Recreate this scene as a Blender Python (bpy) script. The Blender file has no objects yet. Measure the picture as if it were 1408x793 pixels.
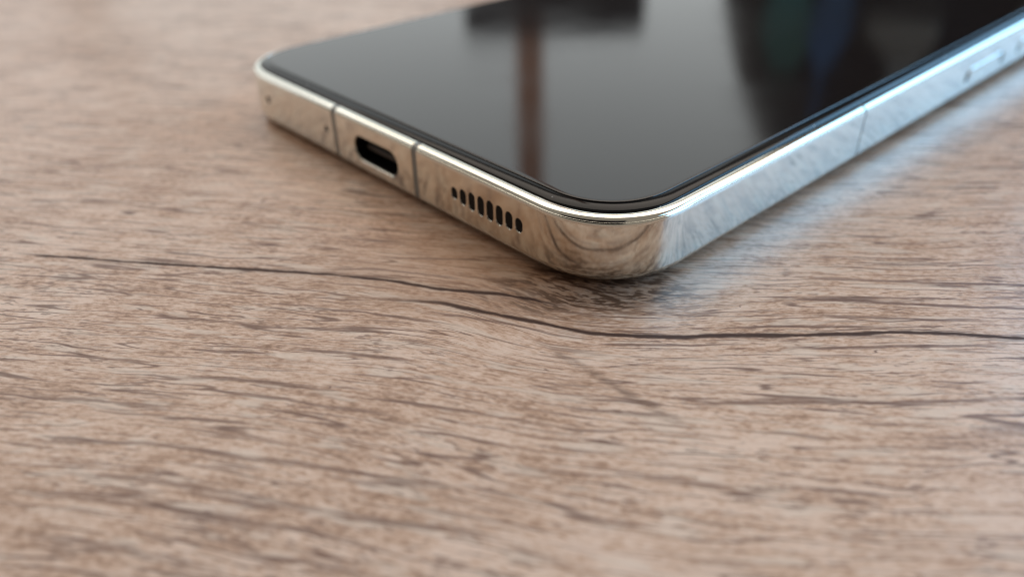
import bpy, bmesh, math, random
from mathutils import Vector, Matrix

# ------------------------------------------------------------------ camera, light, exposure
S = bpy.context.scene
C = S.collection
MM = 0.001
AZ = 0.8224468589485544                       # camera heading (rotation about z)
FWD = Vector((-math.sin(AZ), math.cos(AZ), 0))
RGT = Vector((math.cos(AZ), math.sin(AZ), 0))

cd = bpy.data.cameras.new('camera')
cam = bpy.data.objects.new('camera', cd); C.objects.link(cam)
cam.location = (34.0884*MM, -43.0363*MM, 38.1302*MM)
cam.rotation_euler = (0.9907783, 0.0108706, AZ)
cd.sensor_width = 36.0
cd.lens = 1045.4747/1408*36
cd.clip_start = 0.002
cd.clip_end = 20
cd.dof.use_dof = True
cd.dof.focus_distance = 65.0*MM
cd.dof.aperture_fstop = 17.0
S.camera = cam

w = bpy.data.worlds.new('World'); S.world = w; w.use_nodes = True
bg = w.node_tree.nodes['Background']
bg.inputs[0].default_value = (1.0, 0.88, 0.75, 1)
bg.inputs[1].default_value = 0.24

def area(name, pos, target, sx, sy, radiance, color):
    ld = bpy.data.lights.new(name, 'AREA'); ld.shape = 'RECTANGLE'
    ld.size = sx; ld.size_y = sy; ld.energy = radiance*math.pi*sx*sy; ld.color = color
    o = bpy.data.objects.new(name, ld); C.objects.link(o)
    o.location = pos
    o.rotation_euler = (Vector(target)-Vector(pos)).to_track_quat('-Z', 'Y').to_euler()
    return o
def polar(az_deg, r, z):                       # az to the right of the camera heading
    a = math.radians(az_deg)
    d = FWD*math.cos(a) + RGT*math.sin(a)
    return Vector((d.x*r, d.y*r, z))
area('window_ahead', polar(-2, 1.7, 0.66), (0, 0, 0.66), 1.7, 1.16, 0.82, (0.87, 0.965, 1.0))
area('left_veil_fill', polar(-52, 1.5, 0.55), (0, 0, 0.3), 1.2, 0.95, 0.75, (0.95, 0.98, 1.0))  # added area light for a pale veil on the far-left table
area('skylight', polar(0, 1.15, 1.8), (0, 0, 0), 3.4, 1.25, 1.95, (1.0, 0.885, 0.77))
area('window_right', polar(77, 1.15, 0.47), (0, 0, 0.0), 1.5, 0.72, 4.5, (0.29, 0.63, 1.0))

S.view_settings.view_transform = 'Standard'
S.view_settings.look = 'None'
S.view_settings.exposure = 0.10
S.view_settings.gamma = 1.0
S.cycles.use_denoising = True
S.cycles.pixel_filter_type = 'BLACKMAN_HARRIS'
S.cycles.filter_width = 1.05
S.cycles.caustics_reflective = True
S.cycles.blur_glossy = 0.3
S.cycles.max_bounces = 7

# ------------------------------------------------------------------ node helpers
class NT:
    def __init__(s, name):
        s.m = bpy.data.materials.new(name); s.m.use_nodes = True
        s.t = s.m.node_tree; s.n = s.t.nodes; s.l = s.t.links
        s.bsdf = s.n['Principled BSDF']
    def set(s, sock, v):
        if hasattr(v, 'is_output'): s.l.new(v, sock)
        elif isinstance(v, (tuple, list)) and len(v) == 3 and sock.type == 'RGBA': sock.default_value = (*v, 1)
        else: sock.default_value = v
    def math(s, op, a, b=0.0, c=None, clamp=False):
        n = s.n.new('ShaderNodeMath'); n.operation = op; n.use_clamp = clamp
        s.set(n.inputs[0], a); s.set(n.inputs[1], b)
        if c is not None: s.set(n.inputs[2], c)
        return n.outputs[0]
    def add(s, a, b): return s.math('ADD', a, b)
    def sub(s, a, b): return s.math('SUBTRACT', a, b)
    def mul(s, a, b): return s.math('MULTIPLY', a, b)
    def xyz(s, x, y, z=0.0):
        n = s.n.new('ShaderNodeCombineXYZ')
        s.set(n.inputs[0], x); s.set(n.inputs[1], y); s.set(n.inputs[2], z)
        return n.outputs[0]
    def noise(s, vec, detail=2.0, rough=0.5, scale=1.0, dist=0.0):
        n = s.n.new('ShaderNodeTexNoise'); n.noise_dimensions = '3D'
        s.l.new(vec, n.inputs['Vector']); n.inputs['Scale'].default_value = scale
        n.inputs['Detail'].default_value = detail; n.inputs['Roughness'].default_value = rough
        n.inputs['Distortion'].default_value = dist
        return n.outputs['Fac']
    def ramp(s, v, a, b, lo=0.0, hi=1.0, smooth=True):
        n = s.n.new('ShaderNodeMapRange'); n.interpolation_type = 'SMOOTHSTEP' if smooth else 'LINEAR'
        n.clamp = True
        s.set(n.inputs[0], v); s.set(n.inputs[1], a); s.set(n.inputs[2], b)
        s.set(n.inputs[3], lo); s.set(n.inputs[4], hi)
        return n.outputs[0]
    def mix(s, f, a, b, blend='MIX'):
        n = s.n.new('ShaderNodeMix'); n.data_type = 'RGBA'; n.blend_type = blend
        s.set(n.inputs[0], f); s.set(n.inputs[6], a); s.set(n.inputs[7], b)
        return n.outputs[2]
    def curve(s, x, pts, x0, x1, y0, y1):
        n = s.n.new('ShaderNodeFloatCurve')
        c = n.mapping.curves[0]
        P = [((px-x0)/(x1-x0), (py-y0)/(y1-y0)) for px, py in pts]
        c.points[0].location = P[0]; c.points[1].location = P[-1]
        for q in P[1:-1]: c.points.new(*q)
        n.mapping.use_clip = False
        n.mapping.update()
        xi = s.ramp(x, x0, x1, 0.0, 1.0, smooth=False)
        s.set(n.inputs['Value'], xi)
        return s.math('MULTIPLY_ADD', n.outputs[0], y1-y0, y0)

def simple(name, col, rough, metal=0.0, spec=0.5, coat=0.0):
    t = NT(name); b = t.bsdf
    b.inputs['Base Color'].default_value = (*col, 1); b.inputs['Roughness'].default_value = rough
    b.inputs['Metallic'].default_value = metal; b.inputs['Specular IOR Level'].default_value = spec
    b.inputs['Coat Weight'].default_value = coat
    return t

# ------------------------------------------------------------------ materials
def wood():
    t = NT('oak_laminate'); b = t.bsdf
    g = t.n.new('ShaderNodeTexCoord')
    sp = t.n.new('ShaderNodeSeparateXYZ'); t.l.new(g.outputs['Object'], sp.inputs[0])
    x = t.mul(sp.outputs[0], 1000.0); y = t.mul(sp.outputs[1], 1000.0)     # millimetres
    ca, sa = math.cos(AZ), math.sin(AZ)
    u = t.add(t.mul(x, ca), t.mul(y, sa))
    v = t.add(t.mul(x, -sa), t.mul(y, ca))
    # the general run of the grain: it dips towards a swirl and levels out
    Ga = t.curve(u, [(-240, 26), (-120, 15.5), (-57, 8.5), (-40, 6.2), (-24, 3.9), (-15.5, 2.2), (-8.8, -0.7), (-2, -3.1),
                     (4.4, -3.6), (17, -3.4), (33, -4.2), (90, -7), (240, -14)], -240, 240, -20, 30)
    Gb = t.curve(u, [(-240, 26), (-120, 15.5), (-57, 8.5), (-40, 6.4), (-24, 3.9), (-12, 1.4), (0, -1.2), (12, -2.6),
                     (24, -3.0), (40, -3.3), (90, -5), (240, -12)], -240, 240, -20, 30)
    near = t.ramp(t.math('ABSOLUTE', t.add(v, 2.0)), 2.0, 9.0, 1.0, 0.0)
    G = t.add(Gb, t.mul(near, t.sub(Ga, Gb)))
    w0 = t.sub(v, G)
    big = t.noise(t.xyz(t.mul(u, 1/42), t.mul(w0, 1/17), 3.1), 1.0)
    small = t.noise(t.xyz(t.mul(u, 1/3.4), t.mul(w0, 1/1.3), 1.7), 1.0)
    ww = t.add(w0, t.mul(t.sub(big, 0.5), 4.0))
    wf = t.add(ww, t.mul(t.sub(small, 0.5), 0.45))
    def st(lu, lw, z, det=2.0, rg=0.5, src=None):
        return t.noise(t.xyz(t.mul(u, 1/lu), t.mul(src or ww, 1/lw), z), det, rg)
    broad = st(26, 7.5, 0.3, 1.0)
    streak = st(6.5, 0.80, 9.7, 2.0, 0.6, wf)
    fibre = st(0.75, 0.26, 2.2, 2.0, 0.7, wf)
    hair = st(8.0, 0.33, 33.0, 1.0, 0.5, wf)
    pore = st(1.5, 0.27, 6.6, 2.0, 0.6, wf)
    poremask = st(9, 3.2, 12.4, 1.0, 0.55)
    cross = t.noise(t.xyz(t.mul(t.add(u, t.mul(v, -0.9)), 1/3.2), t.mul(t.add(v, t.mul(u, 0.5)), 1/9.0), 4.0), 2.0, 0.6)
    # growth lines = contour lines of a stretched noise, swelling and breaking along their way
    gln = st(26, 1.7, 21.0, 1.0, 0.5, wf)
    gl = t.math('MINIMUM', t.math('ABSOLUTE', t.sub(gln, 0.48)), t.math('ABSOLUTE', t.sub(gln, 0.63)))
    thick = t.ramp(poremask, 0.32, 0.66, 0.003, 0.036)
    lines = t.mul(t.ramp(gl, t.mul(thick, 0.15), thick, 1.0, 0.0), t.ramp(streak, 0.38, 0.54, 0.15, 1.0))
    tone = t.add(t.mul(t.sub(broad, 0.5), 0.70), t.mul(t.sub(streak, 0.5), 1.15))
    tone = t.add(tone, t.mul(t.sub(fibre, 0.5), 1.7))
    tone = t.add(tone, t.mul(t.sub(cross, 0.5), 0.85))
    tone = t.add(tone, 0.73)
    cr = t.n.new('ShaderNodeValToRGB'); t.set(cr.inputs[0], tone)
    e = cr.color_ramp.elements
    e[0].position = 0.0; e[0].color = (0.200, 0.092, 0.048, 1)
    e[1].position = 1.0; e[1].color = (0.750, 0.540, 0.418, 1)
    for ps, c in ((0.25, (0.330, 0.178, 0.103)), (0.5, (0.520, 0.312, 0.207)), (0.75, (0.655, 0.437, 0.314))):
        q = e.new(ps); q.color = (*c, 1)
    col = cr.outputs[0]
    flake = st(6.0, 1.3, 15.1, 2.0, 0.6, wf)
    col = t.mix(t.mul(t.ramp(flake, 0.54, 0.66), 0.6), col, (0.740, 0.585, 0.470))
    # dark short pores, thicker where the figure of the wood crosses the grain
    pm = t.mul(t.ramp(pore, 0.54, 0.64), t.ramp(t.add(poremask, t.mul(t.sub(cross, 0.5), 0.7)), 0.42, 0.64, 0.10, 1.0))
    col = t.mix(t.mul(pm, 0.66), col, (0.165, 0.078, 0.050))
    col = t.mix(t.mul(lines, 0.8), col, (0.140, 0.066, 0.046))
    hm = t.mul(t.ramp(hair, 0.55, 0.67), t.ramp(poremask, 0.38, 0.60, 0.9, 0.3))
    col = t.mix(t.mul(hm, 0.74), col, (0.175, 0.088, 0.060))
    matte = t.math('MAXIMUM', t.mul(pm, 0.3), t.mul(lines, 0.5))
    # fleck-strewn knot where the grain swirls, with the phone's shade painted in
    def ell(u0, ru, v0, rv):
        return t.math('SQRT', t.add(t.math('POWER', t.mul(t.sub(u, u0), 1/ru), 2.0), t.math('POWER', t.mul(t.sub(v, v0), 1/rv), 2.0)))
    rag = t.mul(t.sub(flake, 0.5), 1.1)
    warm_shade = t.ramp(t.add(ell(-9.0, 24.0, 7.0, 10.5), rag), 0.35, 1.05, 1.0, 0.0)
    col = t.mix(t.mul(warm_shade, 0.45), col, (0.375, 0.205, 0.112))  # warm shade beside the phone, painted into the wood colour
    knot_shade = t.ramp(t.add(ell(-1.0, 14.0, 4.2, 7.0), rag), 0.30, 1.0, 1.0, 0.0)
    col = t.mix(t.mul(knot_shade, t.ramp(pore, 0.44, 0.56, 0.15, 0.92)), col, (0.105, 0.050, 0.028))  # printed flecks, with contact shadow painted in around the corner
    # the long printed cracks: each follows its own course across the boards
    cracks = [
        ([(-58.81, 11.2), (-56.82, 10.88), (-48.27, 9.6), (-39.25, 8.35), (-30.53, 7.27), (-26.24, 6.68), (-20.22, 5.43), (-17.21, 4.5), (-12.86, 3.46), (-10.07, 3.06), (-5.78, 1.59), (-2.65, 0.3)], 0.40, 1.0),
        ([(-26.28, 3.56), (-24.54, 3.17), (-20.13, 2.34), (-15.57, 1.74), (-12.73, 0.79), (-8.76, -0.6), (-5.29, -1.83), (-1.93, -3.02), (1.3, -3.42), (4.42, -3.62), (9.16, -3.48), (15.12, -3.52), (20.06, -3.39), (24.32, -3.3), (28.72, -3.67), (33.33, -4.23)], 0.44, 1.0),
        ([(-28.56, 7.76), (-26.43, 7.59), (-21.96, 7.52), (-18.2, 6.8), (-14.48, 5.83), (-11.73, 5.03)], 0.28, 0.6),
        ([(-28.46, 1.6), (-25.06, 0.87), (-20.84, 0.13), (-16.65, -1.02), (-13.97, -1.7)], 0.28, 0.7),
        ([(-17.33, 0.64), (-15.43, 0.16), (-11.33, -0.88), (-7.34, -2.22), (-3.58, -4.0)], 0.28, 0.7),
        ([(-22.96, 9.84), (-21.51, 9.67), (-16.2, 9.3), (-11.66, 9.08), (-9.04, 8.62)], 0.3, 0.6),
        ([(14.39, 2.19), (16.54, 1.8), (20.82, 1.51), (26.13, 0.85), (35.72, 0.03)], 0.36, 0.8),
        ([(15.5, -0.54), (17.73, -0.79), (25.15, -1.4), (32.99, -1.77)], 0.34, 0.7),
        ([(8.79, -2.45), (10.28, -2.37), (20.71, -2.32), (23.46, -2.47)], 0.3, 0.6),
        ([(12.29, -5.2), (14.58, -5.24), (23.5, -5.17), (28.77, -5.24), (32.62, -5.49)], 0.34, 0.75),
        ([(16.7, 5.55), (19.3, 5.26), (27.68, 4.43), (37.78, 3.71)], 0.34, 0.6),
        ([(3.4, -11.92), (5.29, -11.87), (12.57, -11.79), (19.62, -11.88), (29.29, -11.44)], 0.36, 0.7),
        ([(-35.79, -8.16), (-33.81, -8.27), (-28.79, -8.86), (-26.27, -9.24), (-21.68, -10.31)], 0.34, 0.7),
        ([(-35.4, -12.72), (-33.89, -12.89), (-29.82, -13.24), (-27.19, -13.73)], 0.36, 0.7),
        ([(-43.73, -15.59), (-42.7, -15.32), (-34.52, -15.55), (-28.73, -16.66), (-23.12, -17.66), (-15.69, -19.1), (-10.84, -20.15)], 0.36, 0.6),
        ([(-27.53, -4.64), (-25.43, -4.97), (-20.78, -5.7), (-15.36, -6.89)], 0.34, 0.75),
        ([(-31.1, -10.28), (-30.02, -10.37), (-27.1, -10.74), (-22.15, -11.85), (-16.4, -12.94)], 0.34, 0.65),
        ([(-42.5, -19.59), (-37.36, -20.26), (-29.23, -21.65), (-21.07, -23.19), (-16.87, -24.2)], 0.38, 0.5),
        ([(-39.35, -18.09), (-30.02, -19.4), (-23.92, -20.87), (-18.23, -22.09), (-8.76, -23.9)], 0.38, 0.55),
        ([(-40.59, -22.97), (-30.85, -24.72), (-24.71, -26.04)], 0.4, 0.5),
        ([(-47.69, -10.4), (-42.54, -10.71), (-37.28, -11.43), (-32.61, -12.28)], 0.36, 0.6),
        ([(-9.44, -17.87), (-4.11, -18.71), (2.07, -19.28), (7.05, -20.32)], 0.4, 0.5),
        ([(-5.75, -12.13), (-1.52, -12.65), (3.18, -13.17)], 0.34, 0.5),
    ]
    jig = t.mul(t.sub(t.noise(t.xyz(t.mul(u, 1/3.0), t.mul(v, 1/3.0), 40.0), 3.0), 0.5), 0.45)
    wob = t.noise(t.xyz(t.mul(u, 1/4.0), t.mul(v, 1/1.5), 44.0), 3.0, 0.6)
    deep = fine = None
    for pts, wd, dk in cracks:
        u0, u1 = pts[0][0], pts[-1][0]
        ys = [q[1] for q in pts]
        c = t.curve(u, pts, u0, u1, min(ys)-1, max(ys)+1)
        d = t.math('ABSOLUTE', t.add(t.sub(v, c), jig))
        wdt = t.mul(t.ramp(wob, 0.25, 0.75, 0.45, 1.35), wd)
        m = t.ramp(d, t.mul(wdt, 0.25), wdt, 1.0, 0.0)
        fl = min(4.0, (u1-u0)*0.25)
        ext = t.mul(t.ramp(u, u0, u0+(14.0 if wd == 0.44 else fl)), t.ramp(u, u1-fl, u1, 1.0, 0.0 if u1 < 33 else 1.0))
        if dk >= 1.0:
            halo = t.mul(t.mul(t.ramp(d, 0.1, 1.3, 1.0, 0.0), t.ramp(streak, 0.4, 0.65)), t.mul(ext, 0.4))
            col = t.mix(halo, col, (0.13, 0.065, 0.040))
        mm = t.mul(t.mul(m, t.ramp(wob, 0.2, 0.42, 0.4, 1.0)), t.mul(ext, dk))
        if dk >= 1.0: deep = mm if deep is None else t.math('MAXIMUM', deep, mm)
        else: fine = mm if fine is None else t.math('MAXIMUM', fine, mm)
    col = t.mix(fine, col, (0.135, 0.064, 0.045))
    col = t.mix(t.mul(deep, 0.97), col, (0.062, 0.033, 0.026))
    matte = t.math('MAXIMUM', matte, t.math('MAXIMUM', deep, t.mul(fine, 0.6)))
    # a mark running across the grain below the corner
    du = t.sub(v, t.curve(u, [(-6, -5.2), (-4.4, -6.39), (2.1, -12.77), (6, -15.5)], -6, 6, -16, -5))
    mk = t.mul(t.ramp(t.math('ABSOLUTE', t.add(du, t.mul(jig, 2.2))), 0.05, 0.95, 1.0, 0.0), t.mul(t.ramp(u, -6, -4.5), t.ramp(u, 2, 5, 1.0, 0.0)))
    mk = t.mul(mk, t.ramp(pore, 0.38, 0.56, 0.35, 1.0))
    col = t.mix(t.mul(mk, 0.75), col, (0.15, 0.078, 0.050))
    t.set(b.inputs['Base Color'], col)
    t.set(b.inputs['Roughness'], t.ramp(matte, 0.0, 1.0, 0.30, 0.45))
    t.set(b.inputs['Specular IOR Level'], t.ramp(matte, 0.0, 1.0, 0.50, 0.10))
    bp = t.n.new('ShaderNodeBump'); bp.inputs['Strength'].default_value = 0.4; bp.inputs['Distance'].default_value = 0.00005
    t.set(bp.inputs['Height'], t.noise(t.xyz(t.mul(u, 1/0.9), t.mul(t.add(v, t.mul(u, 0.1)), 1/0.32), 51.0), 1.0, 0.6))
    t.l.new(bp.outputs[0], b.inputs['Normal'])
    return t.m

def metal():
    t = NT('polished_champagne_metal'); b = t.bsdf
    b.inputs['Metallic'].default_value = 1.0
    b.inputs['Base Color'].default_value = (0.79, 0.785, 0.71, 1)
    g = t.n.new('ShaderNodeTexCoord')
    n = t.noise(g.outputs['Object'], 3.0, 0.6, 420.0)
    t.set(b.inputs['Roughness'], t.ramp(n, 0.3, 0.8, 0.07, 0.14))
    return t.m
def black_glass():
    t = NT('black_glass'); b = t.bsdf
    g = t.n.new('ShaderNodeTexCoord')
    # fine dust caught on the edge of the glass
    vo = t.n.new('ShaderNodeTexVoronoi'); vo.inputs['Scale'].default_value = 900.0
    t.l.new(g.outputs['Object'], vo.inputs['Vector'])
    rnd = t.n.new('ShaderNodeSeparateXYZ'); t.l.new(vo.outputs['Color'], rnd.inputs[0])
    d = t.mul(t.ramp(vo.outputs['Distance'], 0.06, 0.12, 1.0, 0.0), t.ramp(rnd.outputs[0], 0.80, 0.81))
    t.set(b.inputs['Base Color'], t.mix(d, (0.006, 0.006, 0.007), (0.6, 0.6, 0.6)))
    t.set(b.inputs['Roughness'], t.add(0.03, t.mul(d, 0.5)))
    b.inputs['Specular IOR Level'].default_value = 0.22
    return t.m

def film_mat():
    t = NT('screen_film'); b = t.bsdf
    g = t.n.new('ShaderNodeTexCoord')
    sm = t.noise(g.outputs['Object'], 3.0, 0.55, 38.0)
    vo = t.n.new('ShaderNodeTexVoronoi'); vo.inputs['Scale'].default_value = 300.0
    t.l.new(g.outputs['Object'], vo.inputs['Vector'])
    rnd = t.n.new('ShaderNodeSeparateXYZ'); t.l.new(vo.outputs['Color'], rnd.inputs[0])
    d = t.mul(t.ramp(vo.outputs['Distance'], 0.010, 0.022, 1.0, 0.0), t.ramp(rnd.outputs[0], 0.72, 0.73))
    t.set(b.inputs['Base Color'], t.mix(d, (0.014, 0.0105, 0.0100), (0.45, 0.44, 0.42)))
    t.set(b.inputs['Roughness'], t.add(t.ramp(sm, 0.35, 0.68, 0.065, 0.115), t.mul(d, 0.4)))
    return t.m
def cloth_mat(name, a, c, scale):
    t = NT(name); g = t.n.new('ShaderNodeTexCoord')
    t.set(t.bsdf.inputs['Base Color'], t.mix(t.ramp(t.noise(g.outputs['Object'], 3.0, 0.55, scale), 0.46, 0.66), a, c))
    t.bsdf.inputs['Roughness'].default_value = 0.9
    return t.m

M = dict(wood=wood(), metal=metal(), glass=black_glass(),
         film=film_mat(),
         band=simple('antenna_plastic', (0.26, 0.27, 0.26), 0.25).m,
         dark=simple('dark_cavity', (0.006, 0.006, 0.006), 0.6, spec=0.2).m,
         port=simple('port_steel', (0.03, 0.03, 0.03), 0.35, 0.8).m,
         gasket=simple('black_gasket', (0.01, 0.01, 0.01), 0.4).m,
         back=simple('back_glass', (0.45, 0.44, 0.38), 0.35).m,
         brown=simple('brown_wood', (0.90, 0.45, 0.27), 0.5).m,
         black=simple('black_plastic', (0.012, 0.012, 0.015), 0.5).m,
         cloth=cloth_mat('dark_cloth', (0.007, 0.008, 0.009), (0.075, 0.082, 0.080), 9.0),
         teal=simple('teal_cloth', (0.06, 0.20, 0.19), 0.9).m,
         blue=simple('blue_cloth', (0.06, 0.15, 0.30), 0.9).m,
         grey=simple('grey_cloth', (0.26, 0.27, 0.25), 0.9).m)

# ------------------------------------------------------------------ mesh helpers
def link(name, bm, mat, parent=None, smooth_deg=35, weighted=False):
    bmesh.ops.recalc_face_normals(bm, faces=bm.faces[:])
    me = bpy.data.meshes.new(name); bm.to_mesh(me); bm.free()
    o = bpy.data.objects.new(name, me); C.objects.link(o)
    me.materials.append(mat)
    if smooth_deg:
        me.shade_smooth(); me.set_sharp_from_angle(angle=math.radians(smooth_deg))
    if parent: o.parent = parent
    return o
def tag(o, label=None, cat=None, kind=None, group=None):
    for k, v in (('label', label), ('category', cat), ('kind', kind), ('group', group)):
        if v: o[k] = v
def rr(W, L, R, inset=0.0, n=28, power=2.25):
    """rounded rectangle, x in [-W,0], y in [0,L], counter-clockwise from the bottom-left; (x, y) list in mm"""
    r = R-inset; pts = []
    for cx, cy, a0 in ((-R, R, -90), (-R, L-R, 0), (-W+R, L-R, 90), (-W+R, R, 180)):
        for k in range(n+1):
            a = math.radians(a0 + 90*k/n)
            c, s = math.cos(a), math.sin(a)
            f = (abs(c)**power + abs(s)**power)**(-1/power)
            pts.append((cx + r*f*c, cy + r*f*s))
    return pts

PW, PL, PR = 70.6, 146.0, 9.8        # phone outline
# frame cross-section: (inset, height), outside of the ring from the back glass up to the screen
def arc(cx, cz, rx, rz, a0, a1, n):
    return [(cx + rx*math.cos(math.radians(a0+(a1-a0)*k/n)), cz + rz*math.sin(math.radians(a0+(a1-a0)*k/n))) for k in range(n+1)]
PROF = [(1.35, 0.45)]
PROF += [(1.15 - 1.15*math.sin(math.radians(a)), 1.50 - 1.05*math.cos(math.radians(a))) for a in range(0, 91, 10)]
PROF += [(0.0, 6.30)]
PROF += [(0.22 - 0.22*math.cos(math.radians(a)), 6.30 + 0.50*math.sin(math.radians(a))) for a in (15, 30, 45, 55, 62)]
PROF[-1:] = []
PROF += [(0.10, 6.70), (0.13, 6.72)]
PROF += [(0.98 - 0.84*math.cos(math.radians(a)), 6.70 + 0.44*math.sin(math.radians(a))) for a in (12, 22, 32, 42, 52, 62, 72, 82, 90)]
PROF += [(1.02, 7.08), (1.04, 6.98), (1.04, 6.5), (3.2, 6.5), (3.2, 0.45)]

def ring_at(inset):
    return rr(PW, PL, PR, inset)
RINGS = [ring_at(d) for d, z in PROF]
NP = len(RINGS[0])
# straight stations: outline index -> positions; we cut the ring into open segments
def seg_path(kind):
    """each station: ('i', index) on the rounded corners or ('b'|'r'|'l'|'t', coordinate) on a straight run"""
    n = 29
    cornerBR = [('i', k) for k in range(0, n)]
    cornerTR = [('i', k) for k in range(n, 2*n)]
    cornerTL = [('i', k) for k in range(2*n, 3*n)]
    cornerBL = [('i', k) for k in range(3*n, 4*n)]
    return cornerBR, cornerTR, cornerTL, cornerBL
BR, TR, TL, BL = seg_path(0)
def station(st):
    k, c = st
    out = []
    for (d, z), ring in zip(PROF, RINGS):
        if k == 'i': x, y = ring[c]
        elif k == 'b': x, y = c, d
        elif k == 't': x, y = c, PL-d
        elif k == 'r': x, y = -d, c
        else: x, y = -PW+d, c
        out.append((x*MM, y*MM, z*MM))
    return out
def sweep(stations, extra_inset=0.0):
    bm = bmesh.new(); prev = None; first = None
    for st in stations:
        vs = [bm.verts.new(p) for p in station(st)]
        if prev:
            for i in range(len(vs)):
                j = (i+1) % len(vs)
                bm.faces.new((prev[i], prev[j], vs[j], vs[i]))
        else: first = vs
        prev = vs
    bm.faces.new(first); bm.faces.new(prev[::-1])
    return bm
def stadium(hw, hh, n=10, off=0.0):
    """closed outline of a slot (half width, half height), in (a, z)"""
    hw += off; hh += off; r = min(hw, hh); pts = []
    for cx, cz, a0 in ((hw-r, hh-r, 0), (-(hw-r), hh-r, 90), (-(hw-r), -(hh-r), 180), (hw-r, -(hh-r), 270)):
        for k in range(n+1):
            a = math.radians(a0+90*k/n); pts.append((cx+r*math.cos(a), cz+r*math.sin(a)))
    q = []
    for p in pts:
        if not q or (abs(p[0]-q[-1][0])+abs(p[1]-q[-1][1])) > 1e-6: q.append(p)
    if abs(q[0][0]-q[-1][0])+abs(q[0][1]-q[-1][1]) < 1e-6: q.pop()
    return q
def loft(bm, loops, cap0=True, cap1=True):
    prev = None; first = None
    for L in loops:
        vs = [bm.verts.new(p) for p in L]
        if prev:
            for i in range(len(vs)):
                j = (i+1) % len(vs); bm.faces.new((prev[i], prev[j], vs[j], vs[i]))
        else: first = vs
        prev = vs
    if cap0: bm.faces.new(first)
    if cap1: bm.faces.new(prev[::-1])
def slot_loops(cx, cz, hw, hh, depths, face='b'):
    """depths: list of (depth into the metal, outline offset)"""
    out = []
    for dp, off in depths:
        if face == 'b': out.append([((cx+a)*MM, dp*MM, (cz+z)*MM) for a, z in stadium(hw, hh, 10, off)])
        else: out.append([(-dp*MM, (cx+a)*MM, (cz+z)*MM) for a, z in stadium(hw, hh, 10, off)])
    return out
def cut(o, cutter_bm):
    bmesh.ops.recalc_face_normals(cutter_bm, faces=cutter_bm.faces[:])
    cm = bpy.data.meshes.new('cut'); cutter_bm.to_mesh(cm); cutter_bm.free()
    co = bpy.data.objects.new('cut', cm); C.objects.link(co)
    m = o.modifiers.new('cut', 'BOOLEAN'); m.operation = 'DIFFERENCE'; m.solver = 'EXACT'; m.object = co
    wn = o.modifiers.new('normals', 'WEIGHTED_NORMAL'); wn.keep_sharp = True; wn.weight = 100
    dg = bpy.context.evaluated_depsgraph_get()
    me = bpy.data.meshes.new_from_object(o.evaluated_get(dg))
    old = o.data; o.modifiers.clear(); o.data = me; me.name = old.name
    bpy.data.meshes.remove(old); bpy.data.objects.remove(co); bpy.data.meshes.remove(cm)
    for p in me.polygons: p.use_smooth = True
    me.set_sharp_from_angle(angle=math.radians(35))
    wn = o.modifiers.new('normals', 'WEIGHTED_NORMAL'); wn.keep_sharp = True; wn.weight = 100

# ------------------------------------------------------------------ the table
bm = bmesh.new()
bmesh.ops.create_cube(bm, size=1.0)
bmesh.ops.scale(bm, vec=(1.3, 0.8, 0.025), verts=bm.verts)
bmesh.ops.rotate(bm, cent=(0, 0, 0), matrix=Matrix.Rotation(AZ, 3, 'Z'), verts=bm.verts)
c0 = FWD*0.12
bmesh.ops.translate(bm, vec=(c0.x, c0.y, -0.0125), verts=bm.verts)
bmesh.ops.bevel(bm, geom=[e for e in bm.edges], offset=0.002, segments=3, affect='EDGES', profile=0.5)
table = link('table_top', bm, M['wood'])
tag(table, 'wood-grain oak table top with a long dark crack', kind='structure')

# ------------------------------------------------------------------ the phone
phone = bpy.data.objects.new('smartphone', None); C.objects.link(phone)
phone.location = (0, 0, 0.00002); phone.rotation_euler = (math.radians(0.35), 0, 0)
tag(phone, 'black-screened smartphone with polished champagne metal frame lying face up on the wood table', 'phone')

B1, B2, R1, L1 = -43.9, -28.0, 43.6, 60.0            # antenna bands
HB = 0.44
seg_usb = link('frame_segment', sweep([('b', B1+HB), ('b', B2-HB)]), M['metal'], phone)
seg_spk = link('frame_segment', sweep([('b', B2+HB), ('b', -10.6)] + BR + [('r', 10.6), ('r', R1-0.2)]), M['metal'], phone)
seg_btn = link('frame_segment', sweep([('r', R1+0.2), ('r', 72.0), ('r', 130.0)] + TR + TL + [('l', 120.0), ('l', L1+0.3)]), M['metal'], phone)
seg_mic = link('frame_segment', sweep([('l', L1-0.3), ('l', 10.6)] + BL + [('b', -60.0), ('b', B1-HB)]), M['metal'], phone)

def band(stations, rec):
    global RINGS, PROF
    P0, R0 = PROF, RINGS
    PROF = [(d+rec if d < 3 else d, z-(rec if z > 6.9 else 0)) for d, z in P0]
    RINGS = [ring_at(d) for d, z in PROF]
    b = sweep(stations)
    PROF, RINGS = P0, R0
    return link('antenna_band', b, M['band'], phone)
band([('b', B1-HB), ('b', B1+HB)], 0.03)
band([('b', B2-HB), ('b', B2+HB)], 0.03)
band([('r', R1-0.2), ('r', R1+0.2)], 0.015)
band([('l', L1-0.3), ('l', L1+0.3)], 0.03)

# speaker slots: eight, taller towards the middle
SPZ = 3.93
heights = [1.25, 1.68, 1.93, 2.06, 2.12, 2.06, 1.80, 1.42]
xs = [-21.42 + 1.364*k for k in range(8)]
HWS = 0.48
cb = bmesh.new()
for x, h in zip(xs, heights):
    loft(cb, slot_loops(x, SPZ, HWS, h/2, [(-0.10, 0.13), (0.03, 0.0), (1.3, 0.0)]))
cut(seg_spk, cb)
for x, h in zip(xs, heights):
    b = bmesh.new(); loft(b, slot_loops(x, SPZ, HWS+0.05, h/2+0.05, [(0.055, 0.0), (0.9, 0.0)]))
    link('speaker_slot', b, M['dark'], seg_spk)
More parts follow.
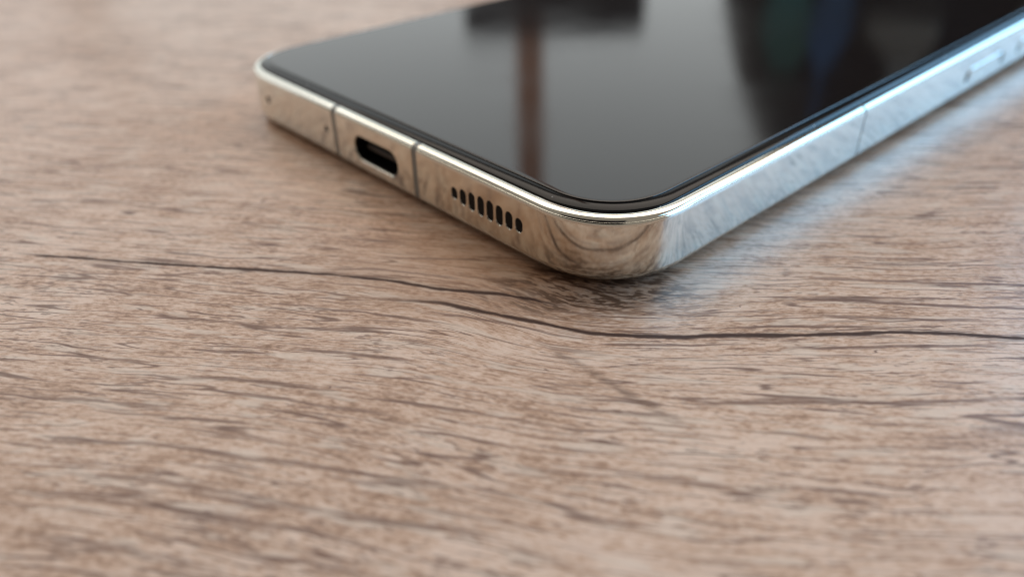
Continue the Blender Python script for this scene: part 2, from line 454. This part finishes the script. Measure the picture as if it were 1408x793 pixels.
# charging port
UX, UZ = -35.55, 3.62
cb = bmesh.new(); loft(cb, slot_loops(UX, UZ, 4.25, 1.42, [(-0.12, 0.24), (0.12, 0.0), (2.6, 0.0)]))
cut(seg_usb, cb)
b = bmesh.new()
outer = slot_loops(UX, UZ, 4.25, 1.42, [(2.5, 0.03), (0.16, 0.03)])
inner = slot_loops(UX, UZ, 4.25, 1.42, [(0.16, -0.10), (2.35, -0.10)])
loft(b, outer + inner)
port = link('charging_port', b, M['port'], seg_usb)
b = bmesh.new(); loft(b, slot_loops(UX, UZ, 3.1, 0.34, [(0.95, -0.06), (1.0, 0.0), (2.4, 0.0)]))
tongue = link('contact_tongue', b, M['gasket'], phone)
# microphone and tray-release holes
cb = bmesh.new()
for hx, hz, r in ((-45.9, 3.95, 0.42), (-60.6, 3.95, 0.5)):
    loft(cb, slot_loops(hx, hz, r, r, [(-0.12, 0.13), (0.01, 0.0), (1.2, 0.0)]))
cut(seg_mic, cb)
for hx, hz, r, nm in ((-45.9, 3.95, 0.42, 'microphone_hole'), (-60.6, 3.95, 0.5, 'tray_release_hole')):
    b = bmesh.new(); loft(b, slot_loops(hx, hz, r+0.05, r+0.05, [(0.06, 0.0), (0.9, 0.0)]))
    link(nm, b, M['dark'], seg_mic)
# side buttons in their slots
cb = bmesh.new()
ends = [cy+sg*(hl-0.35) for cy, hl in ((81.8, 7.0), (105.5, 10.5)) for sg in (-1, 1)]
for ey in ends:
    loft(cb, slot_loops(ey, 3.7, 0.55, 0.85, [(-0.1, 0.0), (0.04, 0.0), (1.2, 0.0)], 'r'))
cut(seg_btn, cb)
for cy, hl, nm in ((81.8, 7.0, 'power_button'), (105.5, 10.5, 'volume_button')):
    b = bmesh.new()
    loft(b, slot_loops(cy, 3.7, hl-1.05, 0.62, [(0.5, 0.0), (0.0, 0.0), (-0.06, -0.03), (-0.09, -0.10), (-0.10, -0.20)], 'r'))
    link(nm, b, M['metal'], seg_btn, 60)
for ey in ends:
    b = bmesh.new(); loft(b, slot_loops(ey, 3.7, 0.58, 0.88, [(0.10, 0.0), (1.1, 0.0)], 'r'))
    link('button_gap', b, M['dark'], seg_btn)

def slab(name, levels, mat, parent):
    """stack of rounded-rectangle outlines: (inset, z)"""
    b = bmesh.new(); loft(b, [[(x*MM, y*MM, z*MM) for x, y in rr(PW, PL, PR, d)] for d, z in levels])
    return link(name, b, mat, parent, 30)
ga = [(2.90 - 1.80*math.cos(math.radians(a)), 7.06 + 0.46*math.sin(math.radians(a))) for a in range(0, 91, 6)]
glass = slab('screen_glass', [(1.10, 6.55)] + ga + [(3.2, 7.52)], M['glass'], phone)
film = slab('screen_film', [(2.32, 7.40), (2.30, 7.55), (2.32, 7.59), (2.38, 7.62), (2.46, 7.63), (2.8, 7.632)], M['film'], glass)
slab('gasket', [(1.0, 6.3), (1.0, 6.92), (1.12, 6.92)], M['gasket'], phone)
slab('back_glass', [(2.6, 0.02), (2.0, 0.06), (1.6, 0.22), (1.45, 0.6), (1.8, 0.6)], M['back'], phone)

# ------------------------------------------------------------------ what the screen mirrors
def box(name, size, pos, rz, mat, parent=None, bev=0.004):
    b = bmesh.new(); bmesh.ops.create_cube(b, size=1.0)
    bmesh.ops.scale(b, vec=size, verts=b.verts)
    if bev: bmesh.ops.bevel(b, geom=b.edges[:], offset=bev, segments=2, affect='EDGES')
    o = link(name, b, mat, parent)
    o.location = pos; o.rotation_euler = (0, 0, rz)
    return o
p = polar(0.6, 1.25, 0.53)
post = box('window_post', (0.045, 0.06, 1.5), p, AZ, M['brown'])
tag(post, 'brown wooden window post mirrored as a stripe in the phone screen', 'post')
mon = bpy.data.objects.new('monitor', None); C.objects.link(mon)
mon.location = polar(2.5, 1.12, 0.0); mon.rotation_euler = (0, 0, AZ)
tag(mon, 'dark flat monitor mirrored along the top of the phone screen', 'monitor')
box('housing', (0.268, 0.03, 0.19), (0, 0, 0.205), 0, M['black'], mon)
box('neck', (0.05, 0.03, 0.12), (0, 0.02, 0.055), 0, M['black'], mon)
box('base', (0.16, 0.12, 0.012), (0, 0.02, -0.006), 0, M['black'], mon)


# a high-backed chair with cloths thrown over it
chair = bpy.data.objects.new('armchair', None); C.objects.link(chair)
chair.location = polar(29, 0.98, 0.0); chair.rotation_euler = (0, 0, AZ - math.radians(29))
tag(chair, 'dark high-backed armchair with draped cloths mirrored in the phone screen', 'chair')
def dome(hw, z0, z1, pw=2.4, n=40):
    pts = []
    for k in range(n+1):
        a = math.pi*k/n; c, q = math.cos(a), math.sin(a)
        f = (abs(c)**pw + abs(q)**pw)**(-1/pw)
        pts.append((hw*f*c, z0 + (z1-z0)*f*q))
    return pts
b = bmesh.new()
loft(b, [[(x, y, z) for x, z in dome(h, -0.3, t)] for y, h, t in ((-0.085, 0.25, 0.45), (-0.06, 0.275, 0.475), (-0.02, 0.285, 0.485), (0.05, 0.27, 0.47), (0.07, 0.25, 0.45))])
link('backrest', b, M['cloth'], chair, 40)
def drape(name, x0, x1, z0, z1, lean, mat):
    b = bmesh.new(); n = 14; front = []; back = []
    for k in range(n+1):
        f = k/n; z = z0 + (z1-z0)*f; sh = lean*f
        wv = 0.012*math.sin(7*f + x0*40)
        front.append([(x0+sh+wv, -0.105+0.006*math.sin(9*f), z), (x1+sh-wv, -0.103, z)])
        back.append([(x1+sh-wv, -0.082, z), (x0+sh+wv, -0.082, z)])
    loft(b, [fr+bk for fr, bk in zip(front, back)])
    link(name, b, mat, chair, 60)
drape('teal_cloth', -0.165, -0.13, 0.09, 0.27, 0.01, M['teal'])
drape('blue_cloth', -0.105, -0.085, 0.14, 0.33, 0.0, M['blue'])
drape('grey_cloth', -0.05, 0.0, 0.20, 0.31, 0.03, M['grey'])
drape('pale_cloth', 0.11, 0.17, 0.08, 0.20, -0.02, M['grey'])
for sx in (-1, 1):
    box('armrest', (0.09, 0.42, 0.16), (sx*0.24, -0.24, -0.10), 0, M['cloth'], chair, 0.03)
box('seat', (0.42, 0.42, 0.14), (0, -0.25, -0.24), 0, M['cloth'], chair, 0.03)

# the phone that takes the picture, mirrored in the polished corner
shot = bpy.data.objects.new('camera_phone', None); C.objects.link(shot)
q = cam.rotation_euler.to_matrix()
shot.location = Vector(cam.location) + q @ Vector((-0.045, 0.0, 0.016)); shot.rotation_euler = cam.rotation_euler
tag(shot, 'dark phone held over the table, mirrored in the frame corner', 'phone')
b = bmesh.new()
loft(b, [[(x*MM+0.0375, y*MM-0.08, z*MM) for x, y in rr(75, 160, 10, d)] for d, z in ((1.2, 0.0), (0.2, 1.0), (0, 4.0), (0.2, 7.0), (1.2, 8.0))])
bmesh.ops.rotate(b, cent=(0, 0, 0), matrix=Matrix.Rotation(math.pi/2, 3, 'Z'), verts=b.verts)
link('body', b, M['black'], shot)
b = bmesh.new()
loft(b, [[(x*MM+0.060, y*MM-0.009, z*MM) for x, y in rr(30, 18, 6, d)] for d, z in ((0, 0.1), (0, -1.0), (0.6, -1.6))])
link('lens_bump', b, M['glass'], shot)
